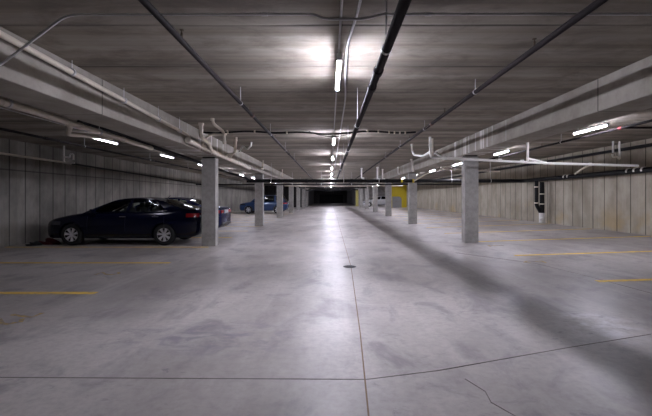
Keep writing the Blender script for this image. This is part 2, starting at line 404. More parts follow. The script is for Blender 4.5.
# ------------------------------------------------------------------ sprinkler pipes along the aisle
def sprinkler(x, z, r, label, joints, heads, rods, y0=YB, y1=58, zc=HC, red=()):
    e = empty('sprinkler_pipe', (x, y0, z)); tag(e, label, 'sprinkler pipe')
    tube_obj('pipe', [(0, 0, 0), (0, y1 - y0, 0)], r, STEEL, e)
    for y in joints: sleeve('coupling', (0, y - y0, 0), (0, 1, 0), r * 1.28, .09, (REDP if x > 5 else RUST) if y in red else STEEL, e)
    for y in rods:
        g = sleeve('hanger_ring', (0, y - y0, 0), (0, 1, 0), r * 1.15, .025, GALV, e)
        tube_obj('hanger_rod', [(0, y - y0, r), (0, y - y0, zc - z)], .0055, GALV, g, seg=6)
    for y in heads:
        bm = bmesh.new(); tube(bm, [(0, y - y0, r * .8), (0, y - y0, r + .05)], .012, 8); tube(bm, [(0, y - y0, r + .05), (0, y - y0, r + .075)], .006, 6)
        tube(bm, [(0, y - y0, r + .072), (0, y - y0, r + .078)], .022, 12); finish(bm, 'sprinkler_head', BRASS, e)
    return e
sprinkler(-1.43, CAMH + 1.51, .03, 'thin steel sprinkler pipe slanting down from the top left of the aisle ceiling', [6.9, 13.0, 19.1, 25.2], [3.62, 6.7, 9.8, 12.9, 16], [6.0, 9.0, 12.0, 15.0], red=(6.9,))
sprinkler(.442, CAMH + 1.16, .036, 'low-hung dark sprinkler pipe beside the aisle lights, shading the floor', [3.45, 3.95, 10, 16.1, 22.2], [8, 11], [2.94, 6.05, 9.2, 12.3, 15.4])
sprinkler(2.17, CAMH + 1.575, .032, 'thick dark sprinkler pipe slanting down from the top right of the aisle ceiling', [8.0, 14.1, 20.2], [3.98, 7.1, 10.2, 13.3], [5.6, 8.6, 11.6, 14.6], red=(8.0,))
SPR = sprinkler(6.78, CAMH + 1.62, .03, 'black sprinkler pipe just beyond the right stall lights with a red coupling', [8.75, 15.5], [12, 18], [7, 11, 15, 19], y0=-5, zc=HCR, red=(8.75,))
tube_obj('branch_pipe', [(0, 13.7, 0), (2.95, 13.7, 0)], .026, STEEL, SPR)
sprinkler(-7.2, CAMH + 1.5, .03, 'black sprinkler pipe over the left stalls behind the lights', [9.5, 15.5], [12, 18], [7, 11, 15, 19], y0=-5)

# ------------------------------------------------------------------ left beam pipes
e = empty('drain_pipe', (0, 0, 0)); tag(e, 'narrow cream drain pipe strapped along the top of the left beam', 'pipe')
pA, pB = Vector((-3.33, 2.0, CAMH + 1.72)), Vector((-3.32, 8.75, CAMH + 1.46))
tube_obj('pipe', [pA, pB, (-3.33, 8.98, CAMH + 1.34)], .034, PVC, e, .08)
for t in (.25, .42, .60, .78, .93):
    p = pA.lerp(pB, t); g = sleeve('hanger_ring', p, pB - pA, .05, .03, GALV, e)
    tube_obj('hanger_rod', [p, (p.x, p.y, HC)], .005, GALV, g, seg=6)
e = empty('drain_pipe', (0, 0, 0)); tag(e, 'wide cream drain pipe along the left beam passing over the nearest column', 'pipe')
pa, pb = Vector((-3.31, 8.7, CAMH + 1.335)), Vector((-3.29, 15.3, CAMH + 1.19))
tube_obj('pipe', [pa, pb], .062, PVC, e)
for t in (.01, .2, .45, .7, .99): sleeve('coupling', pa.lerp(pb, t), pb - pa, .072, .1, PVC, e)
def riser(pts, r, label, mat=PVC, bend=.08, collar=True):
    e = empty('drain_riser', (0, 0, 0)); tag(e, label, 'drain pipe', 'white plastic drain risers hanging from the ceiling')
    tube_obj('pipe', pts, r, mat, e, bend)
    pts = [Vector(p) for p in pts]
    if collar:
        sleeve('collar', pts[0] - Vector((0, 0, .03)), (0, 0, 1), r * 1.35, .05, mat, e)
        sleeve('elbow_sleeve', pts[-1], pts[-1] - pts[-2], r * 1.25, .07, mat, e)
    return e
riser([(-3.06, 8.9, HC), P(201, 137, 8.95), P(209, 143, 9.4), (-3.29, 10.4, CAMH + 1.30)], .05, 'stout riser dropping into the wide cream pipe just above the nearest left column')
riser([(-2.62, 8.35, HC), P(213.5, 124, 8.4), P(224, 132, 8.6), (-2.45, 8.7, CAMH + 1.28)], .034, 'cream pipe elbow slanting right above the nearest left column')
riser([(-2.72, 9.9, HC), P(226, 135, 9.7), P(213, 134, 9.7), P(207, 137, 9.6), (-3.26, 9.5, CAMH + 1.31)], .028, 'curved cream branch joining the wide pipe behind the slanting elbow')
riser([(-2.86, 11.4, HC), (-2.9, 11.4, CAMH + 1.40), (-3.27, 12.2, CAMH + 1.27)], .035, 'left of two short cream risers right of the nearest left column')
riser([(-2.75, 11.0, HC), (-2.76, 11.0, CAMH + 1.33), (-3.27, 11.6, CAMH + 1.28)], .026, 'right of two short cream risers right of the nearest left column')
riser([P(239, 152, 11.6), P(243, 146, 11.5), P(247, 149.5, 11.4), (P(251, 146, 11.3)), (P(251.5, 142, 11.3))], .025, 'zigzag white trap pipe hanging right of the two short risers', PVCW, .05, False)
riser([(-3.2, 17.9, HC), (-3.22, 17.9, CAMH + 1.35)], .03, 'short riser at the left beam beyond the wide cream pipe')
riser([(-3.0, 23.6, HC), (-3.02, 23.6, CAMH + 1.35)], .03, 'far short riser at the left beam near the black cross pipe')
# pipe under the left beam's far side
e = empty('drain_pipe', (0, 0, 0)); tag(e, 'cream drain pipe below the left beam, ending in mid-air above the black sedan', 'pipe')
qa, qb = Vector((-4.28, 2.2, CAMH + 1.30)), Vector((-4.28, 9.0, CAMH + 1.175))
tube_obj('pipe', [qa, qb], .048, PVC, e)
for t in (.4, .62, .82, .985): sleeve('coupling', qa.lerp(qb, t), qb - qa, .057, .07, PVC, e)
for t in (.41, .7):
    p = qa.lerp(qb, t); g = sleeve('hanger_ring', p, qb - qa, .062, .03, GALV, e); tube_obj('hanger_rod', [p, (p.x, p.y, HC)], .006, GALV, g, seg=6)
b0 = P(68, 134, 6.9); b1 = P(70, 126, 6.5)
tube_obj('branch', [P(66, 121.5, 6.05), b1, b0, P(112, 138, 8.0)], .045, PVC, e, .08)
# left wall conduit, trap and dark pipe
pipe_thing('conduit', [(-9.6, 8, CAMH + 1.31), (-9.6, 12.6, CAMH + 1.275), (-9.6, 13.9, CAMH + 1.26)], .035, PVC, 'pale conduit high on the left wall', 'conduit', seg=8)
pipe_thing('wall_pipe', [(-9.62, 14.0, CAMH + 1.26), (-9.62, 28, CAMH + .99), (-9.62, 54, CAMH + .9)], .035, BLKPIPE, 'dark pipe continuing along the left wall above the sedans', 'pipe')
e = empty('drain_trap', (0, 0, 0)); tag(e, 'white plastic trap loop hanging near the left wall above the sedan hood', 'drain pipe')
zt = 12.8
tube_obj('riser', [(P(64, 150, zt).x, zt, HC), P(64, 163, zt), P(74.5, 163, zt)], .03, PVCW, e, .08)
tube_obj('loop', [P(64, 157, zt), P(70, 157.5, zt), P(70, 154, zt), P(73.5, 154, zt), P(73.5, 160, zt)], .028, PVCW, e, .06)

# ------------------------------------------------------------------ black pipes
e = empty('black_pipe', (0, 0, 0)); tag(e, 'big black pipe crossing the whole garage, then following the right wall toward the viewer', 'pipe')
ZX = CAMH + .85
tube_obj('pipe', [(-4.25, 19.15, ZX), (9.88, 19.15, ZX), (9.87, 3.0, CAMH + .87)], .09, BLKPIPE, e, .25, 14)
for x in (-2.6, -1.2, 1.1, 2.9): sleeve('coupling', (x, 19.15, ZX), (1, 0, 0), .104, .12, BLKPIPE, e)
for i, x in enumerate((3.66, 4.25)): sleeve('pipe_tag', (x, 19.15, ZX), (1, 0, 0), .095, .1, YELLOW, e)['label'] = 'yellow tag on black pipe'
for y in (15.75, 15.5, 12.4, 12.1, 11.8): sleeve('coupling', (9.88, y, ZX + .02), (0, 1, 0), .1, .07, PVCW, e)['label'] = 'white coupling band'
for x in (-3.0, .7, 2.5, 6.2, 8.2):
    g = sleeve('hanger_ring', (x, 19.15, ZX), (1, 0, 0), .099, .03, GALV, e); tube_obj('hanger_rod', [(x, 19.15, ZX), (x, 19.15, (HC if x < 4 else HCR))], .008, GALV, g, seg=6)
pipe_thing('black_pipe', [(-5.0, 7.5, CAMH + 1.52), (-5.0, 10.6, CAMH + 1.43), (-5.0, 14.4, CAMH + 1.345), (-5.0, 18.0, CAMH + 1.22), (-4.25, 18.9, CAMH + 1.0), (-4.1, 19.1, ZX), (-3.95, 19.12, ZX)], .06, BLKPIPE,
           'black pipe over the left stalls curving down behind the nearest left column', 'pipe', .3)
pipe_thing('black_pipe', [(-9.3, 26, CAMH + .9), (9.9, 26, CAMH + .92)], .05, BLKPIPE, 'thinner dark pipe crossing the garage just behind the big black one', 'pipe')
pipe_thing('white_pipe', [(-4, 33, CAMH + 1.02), (-.5, 33, CAMH + 1.0), (6.4, 33, CAMH + 1.02)], .035, PVC, 'distant pale pipe crossing above the aisle beyond the black pipes', 'pipe')
pipe_thing('black_pipe', [(-3.3, 40, CAMH + 1.05), (3.9, 40, CAMH + 1.05)], .06, BLKPIPE, 'far dark pipe crossing the aisle ceiling before the tunnel', 'pipe')
for y_, z_, r_, n_ in ((46, 1.2, .05, 'first'), (52, 1.0, .07, 'second'), (57, 1.25, .05, 'last')):
    pipe_thing('black_pipe', [(-3.3, y_, CAMH + z_), (3.9, y_, CAMH + z_ + .05)], r_, BLKPIPE, f'{n_} of three very distant dark pipes crossing the aisle end', 'pipe')
pipe_thing('black_pipe', [(9.88, 3.0, CAMH + 1.60), (9.88, 19, CAMH + 1.64), (9.88, 46, CAMH + 1.66)], .055, BLKPIPE, 'upper dark pipe high along the right wall', 'pipe')
def hang(o, pts, r, zc):
    for p in pts:
        g = sleeve('hanger_ring', p, (1, 0, 0), r + .01, .03, GALV, o); tube_obj('hanger_rod', [p, (p[0], p[1], zc)], .007, GALV, g, seg=6)
for o in [q for q in COL.objects if q.get('label', '').startswith(('thinner dark pipe crossing', 'distant pale pipe', 'far dark pipe')) or 'very distant dark pipes' in q.get('label', '')]:
    vs = [v.co for v in o.data.vertices]; y_ = sum(v.y for v in vs) / len(vs); z_ = sum(v.z for v in vs) / len(vs)
    hang(o, [(x_, y_, z_) for x_ in (-2.6, -.6, 1.5, 3.2)], .05, HC)
# drooping black cable across the ceiling with pale bands
e = empty('cable', (0, 0, 0)); tag(e, 'black cable slung crosswise under the ceiling behind the nearest aisle light', 'cable')
cp = []
for i in range(41):
    x = -3.35 + i * 6.0 / 40 * .93
    cp.append((x, 9.75, HC - .07 - .02 * math.sin(i * .55) - (.05 * math.exp(-((x + .25) / .5) ** 2))))
tube_obj('cable_run', cp, .025, BLKPIPE, e, 0, 8)
for x in (.95, 1.25, 1.5, 1.62, 1.85, 2.0, -1.1, -1.9, -2.6):
    j = min(range(41), key=lambda i: abs(cp[i][0] - x)); sleeve('clip', cp[j], (1, 0, 0), .036, .035, PVC, e)
pipe_thing('cable', [(-.55, 9.7, HC - .06), (-.25, 9.7, HC - .17), (.1, 9.7, HC - .2), (.45, 9.7, HC - .15), (.62, 9.7, HC - .07)], .012, BLKPIPE, 'thin slack wire looped below the black cable near the second aisle light', 'cable', .15, seg=6)

# ------------------------------------------------------------------ right side white pipes
e = empty('white_pipe', (0, 0, 0)); tag(e, 'long white drain pipe running right in front of the nearest right column to the wall', 'pipe')
Y0 = 10.95
run = [(P(430, 135, Y0).x, Y0, HC), P(430.5, 157.5, Y0), P(480, 160, Y0), P(545, 163.2, Y0), P(638, 165.8, Y0)]
tube_obj('pipe', run, .037, PVCW, e, .1)
tube_obj('riser', [(P(527.6, 140, Y0).x, Y0, HCR), P(527.6, 161, Y0)], .035, PVCW, e)
tube_obj('branch', [P(528, 158.5, Y0), P(546, 163.2, Y0)], .036, PVCW, e)
tube_obj('side_riser', [(P(432.5, 140, Y0 + .3).x, Y0 + .3, HC), P(432.6, 152, Y0 + .3), P(432.6, 156, Y0)], .034, PVC, e)
tube_obj('brace', [P(435, 152.5, Y0), P(443, 158.5, Y0)], .03, PVCW, e)
tube_obj('tail', [P(590, 164.5, Y0), P(582, 169, Y0 + .4), P(575, 174, Y0 + 1.0)], .025, PVC, e, .1)
for px in (444, 500, 522, 545, 590): sleeve('coupling', P(px, VY - 40 + (px - 430) * .041, Y0) if px < 545 else P(px, 163.2 + (px - 545) * .028, Y0), (1, 0, -.02), .05, .08, PVCW, e)
riser([(P(411.8, 144, 12.4).x, 12.4, HC), P(412, 150, 12.2), P(414, 155, 12.0), P(423, 156, 11.4), P(430, 152, 11.0)], .032, 'white hooked branch joining the long white pipe from the left', PVCW)
riser([(P(414, 160, 17.2).x - .12, 17.2, HC), P(413, 171, 17.2)], .04, 'short white riser against the right beam near the second right column', PVCW)
e = empty('white_pipe', (0, 0, 0)); tag(e, 'second white drain pipe behind the nearest right column, slanting up to the right', 'pipe')
tube_obj('pipe', [P(414, 181, 18.0), P(426, 174, 18.0), P(443, 169.5, 18.0), P(462, 170, 18.0), P(500, 171.5, 18.0)], .032, PVC, e, .06)
hang(e, [P(455, 169.8, 18.0), P(490, 171.2, 18.0)], .045, HCR)
tube_obj('branch', [P(443, 170, 18.0), P(441, 167, 18.0), P(462, 166, 17.8)], .03, PVCW, e, .05)
for i, (px, pt, pbm, dz, nm) in enumerate(((361.5, 168, 178, 22.4, 'leftmost of the far white risers above the black cross pipe'), (377.5, 167, 179, 21.8, 'tallest of the far white risers, between the leftmost and the beam'),
                                          (382.5, 169, 179, 23.3, 'thin far white riser close to the right beam'), (398.5, 167, 174, 21.6, 'far white riser at the right beam, left of the second right column'))):
    top = P(px, pt, dz); riser([(min(top.x, 3.93), dz, HC), (min(top.x, 3.93), dz, P(px, pbm, dz).z), (min(top.x, 3.93) + .12, dz, P(px, pbm, dz).z - .02)], .045, nm, PVCW)
e = empty('drain_trap', (0, 0, 0)); tag(e, 'white plastic double trap hanging high near the right wall by the upper dark pipe', 'drain pipe')
zt = 12.4
for px in (613, 619.5): tube_obj('riser', [(P(px, 144, zt).x, zt, HCR), P(px, 150, zt), P(px + .2, 152.5, zt)], .028, PVCW, e)
tube_obj('loop', [P(612.5, 154, zt), P(613, 157, zt), P(617, 156.5, zt), P(619.8, 159.5, zt), P(620, 152, zt)], .03, PVCW, e, .08)
# vertical pipe set on the right wall
e = empty('standpipe', (9.75, 17.5, fz(9.75))); tag(e, 'twin black standpipe with a white foot on the right wall', 'pipe')
def L(px, py): p = P(px, py, 17.35); return (p.x - 9.75, -.15, p.z - fz(9.75))
tube_obj('pipe', [L(536.5, 181), L(536.5, 205), L(540.5, 212)], .085, BLKPIPE, e, .1)
tube_obj('pipe', [L(542, 182), L(542, 214)], .1, BLKPIPE, e)
t_ = tube_obj('foot_pipe', [L(542, 213), (L(542, 213)[0], -.15, .02)], .125, WHITEBOX, e); t_['label'] = 'white lower section of pipe'
tube_obj('cleanout', [L(542, 218), (L(539, 220)[0], -.32, L(539, 220)[2])], .075, WHITEBOX, e)
for px, py, q in ((536.3, 187, .09), (536.3, 203, .09), (542, 194, .106), (542, 204, .106)): sleeve('coupling', L(px, py), (0, 0, 1), q, .05, PVC, e)

# ------------------------------------------------------------------ floor markings
def strip(name, pts, w, mat, parent=None, lift=.003):
    bm = bmesh.new(); pts = [Vector((p[0], p[1], 0)) for p in pts]; vs = []
    dens = [pts[0]]
    for a, b in zip(pts, pts[1:]):
        k = max(1, int((b - a).length / 1.0)); dens += [a.lerp(b, (i + 1) / k) for i in range(k)]
    for i, p in enumerate(dens):
        d = (dens[min(i + 1, len(dens) - 1)] - dens[max(i - 1, 0)]).normalized(); n = Vector((-d.y, d.x, 0)) * w / 2
        for q in (p + n, p - n): vs.append((bm.verts.new((q.x, q.y, fz(q.x) + lift)), bm.verts.new((q.x, q.y, fz(q.x) - .01))))
    for i in range(len(dens) - 1):
        a, b, c, d = vs[2 * i], vs[2 * i + 1], vs[2 * i + 2], vs[2 * i + 3]
        bm.faces.new((a[0], b[0], d[0], c[0])); bm.faces.new((a[1], c[1], d[1], b[1])); bm.faces.new((a[0], c[0], c[1], a[1])); bm.faces.new((b[0], b[1], d[1], d[0]))
    for q in (0, len(vs) - 2): bm.faces.new((vs[q][0], vs[q][1], vs[q + 1][1], vs[q + 1][0]))
    return finish(bm, name, mat, parent)
LN = ['nearest', 'second', 'third', 'fourth', 'fifth', 'sixth', 'seventh', 'eighth', 'ninth', 'tenth', 'eleventh', 'twelfth', 'thirteenth']
for k in range(13):
    y = 5.81 + 2.68 * k
    tag(strip('stall_line', [(XL + .1, y), (-3.62, y)], .13, YLINE), f'{LN[k]} yellow stall line painted on the left floor', 'floor marking', 'yellow lines between the left stalls')
    y = 6.15 + 2.73 * k
    tag(strip('stall_line', [(4.38, y), (XR - .1, y)], .12, YLINE), f'{LN[k]} yellow stall line painted on the right floor', 'floor marking', 'yellow lines between the right stalls')
DIG = {'1': [[(0, 1), (0, 0)]], '2': [[(-.5, .8), (0, 1), (.5, .75), (.4, .5), (-.5, 0), (.5, 0)]], '7': [[(-.5, 1), (.5, 1), (-.1, 0)]], '0': [[(0, 1), (.45, .7), (.45, .3), (0, 0), (-.45, .3), (-.45, .7), (0, 1)]]}
def digit(parent, ch, cx, cy, h, s):
    for ln in DIG[ch]:
        strip('digit', [(cx + s * (u * h * .45 if False else (v - .5) * h), cy - s * u * h * .55) for u, v in ln], .055, YWORN, parent)
def stall_number(chars, cx, cy, h, s, label):
    e = empty('stall_number', (0, 0, 0)); tag(e, label, 'floor marking', 'worn stall numbers on the floor')
    for i, c in enumerate(chars): digit(e, c, cx, cy + i * h * .75 * -s, h, s)
stall_number('72', -3.85, 4.72, .33, 1, 'worn yellow stall number nearest the viewer at the left')
stall_number('2', -4.3, 7.3, .4, 1, 'faint yellow stall number between the first two left stall lines')
stall_number('2', 4.35, 8.0, .4, -1, 'faint orange stall number between the first two right stall lines')
stall_number('7', 4.7, 10.6, .4, -1, 'faint yellow stall number left of the second right stall line')
jt = [(.05, -6), (.2, 1.2), (.26, 2.5), (.33, 4.1), (.45, 8.0), (.455, 10), (.47, 15), (.54, 33), (.6, 60)]
tag(strip('floor_joint', jt, .012, JOINT), 'long brown joint running down the middle of the aisle floor', 'floor joint')
tag(strip('floor_joint', [(-9, 3.12), (-3.2, 3.09), (.3, 3.05)], .0065, CRACK), 'crosswise floor joint left of the long middle joint', 'floor joint')
tag(strip('floor_joint', [(.3, 3.05), (.9, 3.2), (1.45, 3.36), (2.3, 3.6), (3.3, 3.86), (5.2, 4.35)], .0065, CRACK), 'slanting floor joint to the right of the middle joint, through the white bloom', 'floor joint')
tag(strip('floor_crack', [(1.1, 3.05), (1.18, 2.85), (1.16, 2.7), (1.26, 2.5), (1.3, 2.3)], .0065, CRACK), 'short wandering crack in the near aisle floor', 'floor crack')
tag(strip('floor_crack', [(3.2, 9.6), (4.3, 7.8), (4.5, 6.4), (4.6, 5.2)], .0065, CRACK), 'faint joint along the ends of the right stall lines', 'floor crack')
e = empty('floor_drain', (.42, 8.02, 0)); tag(e, 'small round iron drain cover on the middle floor joint', 'drain')
bm = bmesh.new(); tube(bm, [(0, 0, -.01), (0, 0, .006)], .14, 24); finish(bm, 'frame', IRON, e)
bm = bmesh.new()
for k in range(-3, 4): w = math.sqrt(max(0, .12 ** 2 - (k * .034) ** 2)); box(bm, -w, w, k * .034 - .009, k * .034 + .009, .0055, .011)
finish(bm, 'grate', IRON, e)

# rags at the foot of the left wall
def heap(name, x, y, sx, sy, sz, mat, label, seed, cat):
    bm = bmesh.new(); bmesh.ops.create_icosphere(bm, subdivisions=4, radius=1); rnd = random.Random(seed)
    ph = [(rnd.uniform(2, 6), rnd.uniform(2, 6), rnd.uniform(2, 6), rnd.uniform(0, 6)) for _ in range(7)]
    for v in bm.verts:
        d = 1 + sum(.09 * math.sin(a * v.co.x + b * v.co.y + c * v.co.z + p) for a, b, c, p in ph)
        v.co = Vector((v.co.x * d * sx, v.co.y * d * sy, max(0, v.co.z * d) * sz))
    o = finish(bm, name, mat, None, True, 80); o.location = (x, y, 0); tag(o, label, cat); return o
heap('cloth_bundle', -8.95, 11.95, .3, .17, .15, RED_RAG, 'crumpled dark red bundle at the foot of the left wall by the sedan nose', 3, 'bundle')
heap('plastic_bag', -9.15, 11.6, .2, .16, .11, BLK_RAG, 'small dark bag on the floor left of the red bundle', 5, 'bag')

# ------------------------------------------------------------------ cars
def interp(tab, x):
    if x <= tab[0][0]: return tab[0][1]
    for i in range(len(tab) - 1):
        a, b = tab[i], tab[i + 1]
        if x <= b[0]:
            t = (x - a[0]) / (b[0] - a[0])
            m0 = (b[1] - tab[i - 1][1]) / (b[0] - tab[i - 1][0]) if i > 0 else (b[1] - a[1]) / (b[0] - a[0])
            m1 = (tab[i + 2][1] - a[1]) / (tab[i + 2][0] - a[0]) if i + 2 < len(tab) else (b[1] - a[1]) / (b[0] - a[0])
            h = b[0] - a[0]; t2, t3 = t * t, t * t * t
            return (2 * t3 - 3 * t2 + 1) * a[1] + (t3 - 2 * t2 + t) * h * m0 + (-2 * t3 + 3 * t2) * b[1] + (t3 - t2) * h * m1
    return tab[-1][1]
SEC = [(0, 0), (.72, 0), (.90, .03), (.965, .12), (.985, .28), (1.0, .48), (1.0, .62), (.985, .74), (.965, .84), (.93, .92), (.85, .975), (.6, .995), (0, 1.01)]
def sec_y(zf):
    for (y0, z0), (y1, z1) in zip(SEC[2:-2], SEC[3:-1]):
        if z0 <= zf <= z1: return y0 + (y1 - y0) * (zf - z0) / (z1 - z0)
    return .9
SEDAN = dict(L=5.04, top=[(0, .66), (.05, .72), (.25, .80), (.7, .90), (1.2, .985), (1.6, 1.01), (2.6, 1.03), (3.8, 1.06), (4.4, 1.13), (4.8, 1.12), (4.97, 1.08), (5.04, .98)],
             bot=[(0, .34), (.06, .26), (.3, .2), (4.6, .22), (4.9, .30), (5.04, .42)],
             w=[(0, .52), (.05, .64), (.18, .76), (.45, .87), (1.0, .915), (2.5, .925), (4.2, .915), (4.6, .89), (4.85, .83), (4.98, .75), (5.04, .66)],
             wheels=(1.10, 3.95), r=.335, wb=.80, wr=.60,
             cols=[(1.36, 2.25, 0), (1.58, 2.36, 1), (2.2, 2.55, 1), (2.72, 2.84, 0), (2.82, 2.92, 1), (3.4, 3.2, 1), (4.02, 3.6, 0), (4.58, 3.8, 0)],
             zr=[(2.25, 1.375), (2.55, 1.43), (2.9, 1.455), (3.3, 1.45), (3.8, 1.37)])
_f = lambda x: (x - .15) if x > 1.1 else x * .8636
for _k in ('top', 'bot', 'w'): SEDAN[_k] = [(_f(x), v) for x, v in SEDAN[_k]]
SEDAN['zr'] = [(x - .15, v) for x, v in SEDAN['zr']]; SEDAN['cols'] = [(a - .15, b - .15, c) for a, b, c in SEDAN['cols']]
SEDAN['wheels'] = (.95, 3.80); SEDAN['L'] = 4.89
SUV = dict(L=4.45, top=[(0, .78), (.05, .86), (.25, .95), (.7, 1.03), (1.1, 1.08), (2.5, 1.10), (3.8, 1.14), (4.2, 1.14), (4.38, 1.08), (4.45, .95)],
           bot=[(0, .42), (.08, .32), (.3, .26), (4.0, .27), (4.3, .36), (4.45, .5)],
           w=[(0, .56), (.06, .7), (.25, .84), (.6, .90), (2.5, .92), (4.0, .90), (4.3, .84), (4.45, .72)],
           wheels=(.90, 3.55), r=.36, wb=.80, wr=.66,
           cols=[(1.05, 1.72, 0), (1.28, 1.85, 1), (1.8, 2.05, 1), (2.22, 2.28, 0), (2.32, 2.38, 1), (2.8, 2.8, 1), (3.25, 3.2, 0), (3.4, 3.35, 1), (3.85, 3.7, 0), (4.32, 4.0, 0)],
           zr=[(1.72, 1.60), (2.05, 1.65), (2.8, 1.67), (3.4, 1.65), (4.0, 1.58)])
def make_car(kind, D, paint, glass, loc, label, rims=ALLOY, roty=0.0, extras=True):
    e = empty(kind, loc); tag(e, label, 'car'); e.rotation_euler[1] = roty
    Lc = D['L']; N = 56; bm = bmesh.new(); rings = []
    xs = sorted(set([0, .015, .05, .1, .18] + [Lc * i / N for i in range(1, N)] + [Lc - .1, Lc - .05, Lc - .015, Lc]))
    def sect(x):
        t, b, w = interp(D['top'], x), interp(D['bot'], x), interp(D['w'], x)
        half = [(w * y, b + (t - b) * z) for y, z in SEC]
        return half + [(-y, z) for y, z in half[-2:0:-1]]
    for x in xs: rings.append([bm.verts.new((x, y, z)) for y, z in sect(x)])
    n = len(rings[0])
    for a, b in zip(rings, rings[1:]):
        for k in range(n): bm.faces.new((a[k], a[(k + 1) % n], b[(k + 1) % n], b[k]))
    bm.faces.new(rings[0]); bm.faces.new(rings[-1][::-1])
    body = finish(bm, 'body', paint, e, True, 50)
    cb = bmesh.new(); R = D['r']
    for wx in D['wheels']:
        for s in (-1, 1): tube(cb, [(wx, s * .60, R), (wx, s * 1.2, R)], R + .045, 28)
    cut = finish(cb, 'cut', None)
    cut.parent = e
    md = body.modifiers.new('b', 'BOOLEAN'); md.operation = 'DIFFERENCE'; md.object = cut; md.solver = 'EXACT'
    bpy.context.view_layer.update()
    dg = bpy.context.evaluated_depsgraph_get(); me = bpy.data.meshes.new_from_object(body.evaluated_get(dg)); body.modifiers.clear(); body.data = me
    me.set_sharp_from_angle(angle=math.radians(45))
    bpy.data.objects.remove(cut)
    if not me.materials: me.materials.append(paint)
    # cabin
    cols = D['cols']; RW = 4
    def cpt(c, r, s):
        xb, xr = c[0], c[1]; t = r / RW
        zb = interp(D['top'], xb) - .03; z = zb + (interp(D['zr'], xr) - zb) * t
        y = D['wb'] + (D['wr'] - D['wb']) * t + .045 * math.sin(math.pi * t)
        end = (cols[0][0] + .0 - xb) if False else 0
        return Vector((xb + (xr - xb) * t, s * y, z))
    frame = bmesh.new()
    for s in (-1, 1):
        i = 0
        while i < len(cols) - 1:
            if cols[i][2]:
                j = i
                while cols[j][2]: j += 1
                g = bmesh.new(); grid = [[g.verts.new(cpt(cols[q], r, s) - Vector((0, s * .012, 0))) for r in range(RW + 1)] for q in range(i, j + 1)]
                for q in range(len(grid) - 1):
                    for r in range(RW): g.faces.new((grid[q][r], grid[q + 1][r], grid[q + 1][r + 1], grid[q][r + 1]))
                finish(g, 'side_window', glass, e, True, 60)
                tube(frame, [cpt(cols[q], 0, s) + Vector((0, 0, .01)) for q in range(i, j + 1)], .014, 6)
                tube(frame, [cpt(cols[q], RW, s) - Vector((0, 0, .012)) for q in range(i, j + 1)], .02, 6)
                i = j
            else:
                va = [frame.verts.new(cpt(cols[i], r, s)) for r in range(RW + 1)]; vb = [frame.verts.new(cpt(cols[i + 1], r, s)) for r in range(RW + 1)]
                for r in range(RW): frame.faces.new((va[r], vb[r], vb[r + 1], va[r + 1]))
                i += 1
    # roof skin
    K = 8; xr0, xr1 = cols[0][1], cols[-1][1]; NR = 12
    gr = []
    for i in range(NR + 1):
        x = xr0 + (xr1 - xr0) * i / NR; z = interp(D['zr'], x)
        gr.append([frame.verts.new((x - .05 * (1 - (2 * k / K - 1) ** 2) * (1 if i < 3 else 0), (2 * k / K - 1) * D['wr'], z + .035 * (1 - (2 * k / K - 1) ** 2))) for k in range(K + 1)])
    for a, b in zip(gr, gr[1:]):
        for k in range(K): frame.faces.new((a[k], a[k + 1], b[k + 1], b[k]))
    finish(frame, 'roof', paint, e, True, 50)
    for (nm, c, sgn) in (('windshield', cols[0], -1), ('rear_window', cols[-1], 1)):
        g = bmesh.new(); rows = []
        for r in range(RW + 1):
            a = cpt(c, r, 1); rows.append([g.verts.new((a.x + sgn * .10 * (1 - (2 * k / K - 1) ** 2) * (1 - r / RW * .5), (2 * k / K - 1) * a.y, a.z + .035 * (1 - (2 * k / K - 1) ** 2) * (r / RW) + .01 * (1 - r / RW))) for k in range(K + 1)])
        for a, b in zip(rows, rows[1:]):
            for k in range(K): g.faces.new((a[k], a[k + 1], b[k + 1], b[k]))
        finish(g, nm, GLASS_DARK, e, True, 60)
    # seats seen through the glass
    for sx in (cols[2][0] + .35, cols[2][0] + 1.25):
        for sy in (-.38, .38):
            bm = bmesh.new(); box(bm, sx, sx + .16, sy - .24, sy + .24, .8, 1.16, .04); box(bm, sx + .06, sx + .16, sy - .12, sy + .12, 1.14, 1.32, .04); finish(bm, 'seat', SEATM, e)
    # conforming lamps
    def patch(nm, x0, x1, z0, z1, s, mat, nx=8, nz=3):
        g = bmesh.new(); rows = []
        for i in range(nx + 1):
            x = x0 + (x1 - x0) * i / nx; t, b, w = interp(D['top'], x), interp(D['bot'], x), interp(D['w'], x)
            rows.append([(x, w, t, b, (z0 + (z1 - z0) * k / nz)) for k in range(nz + 1)])
        vs = [[[g.verts.new((x, s * (w * sec_y((z - b) / (t - b)) + o_), z)) for (x, w, t, b, z) in r] for r in rows] for o_ in (.008, -.02)]
        for lay in vs:
            for a, b in zip(lay, lay[1:]):
                for k in range(nz): g.faces.new((a[k], a[k + 1], b[k + 1], b[k]))
        A, B = vs
        for i in range(nx):
            for k in (0, nz): g.faces.new((A[i][k], A[i + 1][k], B[i + 1][k], B[i][k]))
        for i in (0, nx):
            for k in range(nz): g.faces.new((A[i][k], A[i][k + 1], B[i][k + 1], B[i][k]))
        return finish(g, nm, mat, e, True, 50)
    zt = interp(D['top'], Lc - .25); zh = interp(D['top'], .2)
